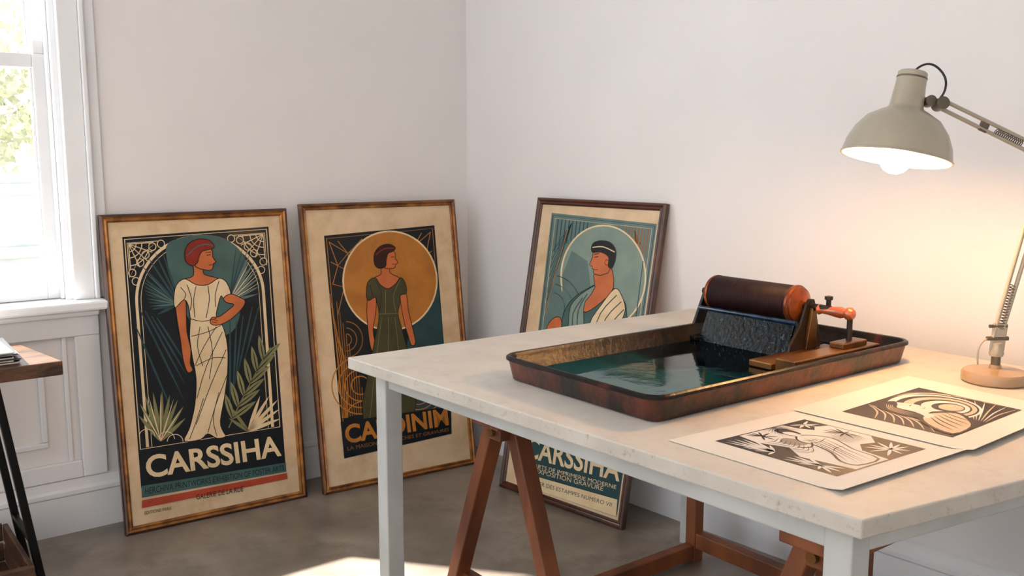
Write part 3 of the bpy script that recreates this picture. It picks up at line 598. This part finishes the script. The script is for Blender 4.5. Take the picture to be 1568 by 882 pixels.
rod('lower_rod_a',sh-side,el-side,.0045,LP,lm); rod('lower_rod_b',sh+side+Vector((0,0,.02)),el+side,.0045,LP,lm)
def spring(name,p,q,r,turns):
    p=Vector(p);q=Vector(q);a,s,t=basis(q-p);pts=[]
    for i in range(turns*8+1):
        an=i*math.pi/4; pts.append(p+(q-p)*(i/(turns*8))+(s*math.cos(an)+t*math.sin(an))*r)
    tube(name,pts,.0011,LMET,lm)
d_=(el-sh); spring('spring_a',sh+d_*.05+side*.2,sh+d_*.3,.006,16)
lathe('elbow_joint',el-Vector(F)*.016,tuple(F),[(0,0),(.02,0),(.02,.03),(0,.03)],LP,lm)
upv=Vector((0,0,.011))
rod('upper_rod_a',hj+upv,el+upv,.0045,LP,lm); rod('upper_rod_b',hj-upv*.8,el-upv,.0045,LP,lm)
d2_=(el-hj); spring('spring_b',hj+d2_*.5-upv*.1,hj+d2_*.75,.007,14)
beam('upper_bracket',hj+d2_*.36,hj+d2_*.44,.006,.03,LMET,lm,side=tuple(F))
ax=Vector((-.215,.03,-1)).normalized(); rc=Vector((-.414,-2.245,1.285)); RAD=.116
top=rc-ax*.19
prof=[(0,0),(.028,.0),(.031,.003),(.032,.03),(.036,.078),(.040,.084),(.052,.090),(.078,.106),(.098,.132),(.111,.162),(RAD,.188),(.1185,.190),(.1185,.193),(RAD-.002,.193)]
lathe('shade',top,ax,prof,LP,lm,n=64)
lathe('shade_inner',top,ax,[(.02,.10),(.05,.098),(.075,.111),(.095,.136),(.108,.164),(RAD-.002,.193)],LIN,lm,n=64)
lathe('vent_ring',top+ax*.012,ax,[(.0318,0),(.0325,.001),(.0325,.003),(.0318,.004)],LMET,lm)
lathe('lampholder',top+ax*.08,ax,[(0,0),(.018,0),(.018,.042),(0,.043)],LMET,lm)
bulbm=mat('bulb_glow',(255,240,215),.3,emit=(255,190,122),es=260)
lathe('bulb',top+ax*.120,ax,[(.012,0),(.014,.012),(.022,.030),(.0315,.055),(.034,.072),(.031,.088),(.022,.100),(.010,.106),(0,.1075)],bulbm,lm,n=32)
nk=top+ax*.055; jt=hj
kn=(jt-nk).normalized()
rod('neck_arm',nk+kn*.025,jt,.007,LMET,lm); lathe('neck_joint',jt-Vector(F)*.016,tuple(F),[(0,0),(.014,0),(.014,.032),(0,.032)],LMET,lm)
lathe('neck_knob',nk+kn*.045-Vector(F)*.012,tuple(F),[(0,0),(.012,0),(.012,.022),(0,.022)],LMET,lm)
tube('cable',[top+ax*.002,top-ax*.014+Vector(R)*.01,top-ax*.02+Vector(R)*.04,top+ax*.01+Vector(R)*.075,top+ax*.045+Vector(R)*.08,hj+upv*1.3],.0025,CAB,lm)
tube('cable_base',[sh-Vector(R)*.015,sh-Vector(R)*.03+Vector((0,0,.0)),sh-Vector(R)*.045-Vector((0,0,.03)),sh-Vector(R)*.04-Vector((0,0,.06))],.002,LP,lm)
# ---------------------------------------------------------------- side table
st=group('side_table',(-2.2,-.3,0)); Z=.70
pts=[(-2.75,-.505),(-1.766,-.49),(-1.815,-.15),(-2.75,-.14)]
prism('top_board',pts,Z-.042,Z,SIDEW,st,.004)
for i,y in enumerate((-.45,-.2)):
    beam('leg_r%d'%i,(-1.94,y,Z-.042),(-1.85,y,0),.022,.022,BLACK,st,side=(0,1,0)); beam('leg_l%d'%i,(-2.58,y,Z-.042),(-2.67,y,0),.022,.022,BLACK,st,side=(0,1,0))
beam('stretcher_r',(-1.875,-.45,.17),(-1.875,-.2,.17),.016,.016,BLACK,st); beam('stretcher_l',(-2.645,-.45,.17),(-2.645,-.2,.17),.016,.016,BLACK,st)
beam('stretcher_f',(-1.9,-.45,.20),(-2.62,-.45,.20),.016,.016,BLACK,st); beam('rail_top',(-1.95,-.45,Z-.055),(-2.57,-.45,Z-.055),.02,.02,BLACK,st)
cr=group('wooden_crate',(-2.3,-.35,0))
box('base',(-2.55,-.54,.0),(-1.905,-.16,.012),SIDEW,cr)
for i,(a,b_) in enumerate(((.012,.07),(.078,.135))):
    box('front_%d'%i,(-2.55,-.56,a),(-1.89,-.54,b_),SIDEW,cr); box('back_%d'%i,(-2.55,-.16,a),(-1.905,-.145,b_),SIDEW,cr)
    box('side_r%d'%i,(-1.905,-.54,a),(-1.89,-.16,b_),SIDEW,cr); box('side_l%d'%i,(-2.55,-.54,a),(-2.535,-.16,b_),SIDEW,cr)
pp=group('paper_stack',(-2.1,-.3,Z))
rnd=random.Random(5)
for i in range(9):
    a=rnd.uniform(-.05,.05); cx,cy=-2.09+rnd.uniform(-.012,.012),-.32+rnd.uniform(-.01,.01); hx,hy=.21,.14; z0=Z+.0005+i*.0042
    c=[(cx+math.cos(a)*sx*hx-math.sin(a)*sy*hy,cy+math.sin(a)*sx*hx+math.cos(a)*sy*hy) for sx,sy in ((-1,-1),(1,-1),(1,1),(-1,1))]
    prism('sheets_%d'%i,c,z0,z0+.0036,[PAPER,BLACK,PAPER,mat('folder_dark',(50,52,58),.6)][i%4],pp,.0005)
# ---------------------------------------------------------------- light
w=bpy.data.worlds.new('sky'); scene.world=w; w.use_nodes=True; nt=w.node_tree
bg=nt.nodes['Background']; bg.inputs['Color'].default_value=(.955,.975,1,1); bg.inputs['Strength'].default_value=2.15
sd=bpy.data.lights.new('sun','SUN'); sd.energy=28; sd.angle=.02; sd.color=(1,.94,.84); so=link(bpy.data.objects.new('sun',sd))
so.rotation_euler=Vector((.665,-.816,-.94)).to_track_quat('-Z','Y').to_euler()
def area(name,loc,tgt,sx,sy,e,c):
    l=bpy.data.lights.new(name,'AREA'); l.shape='RECTANGLE'; l.size=sx; l.size_y=sy; l.energy=e; l.color=c
    o=link(bpy.data.objects.new(name,l)); o.location=loc; o.rotation_euler=(Vector(tgt)-Vector(loc)).to_track_quat('-Z','Y').to_euler()
area('window_skylight',(-2.17,.30,1.6),(-1.6,-2,1.0),1.05,1.5,30,(.97,.985,1))
# ---------------------------------------------------------------- camera
cam=bpy.data.cameras.new('camera'); co=link(bpy.data.objects.new('camera',cam)); cam.lens=f/1568*36; cam.clip_start=.05
M=Matrix((R,U,-F)).transposed().to_4x4(); M.translation=Vector(P); co.matrix_world=M; scene.camera=co
scene.view_settings.view_transform='Standard'
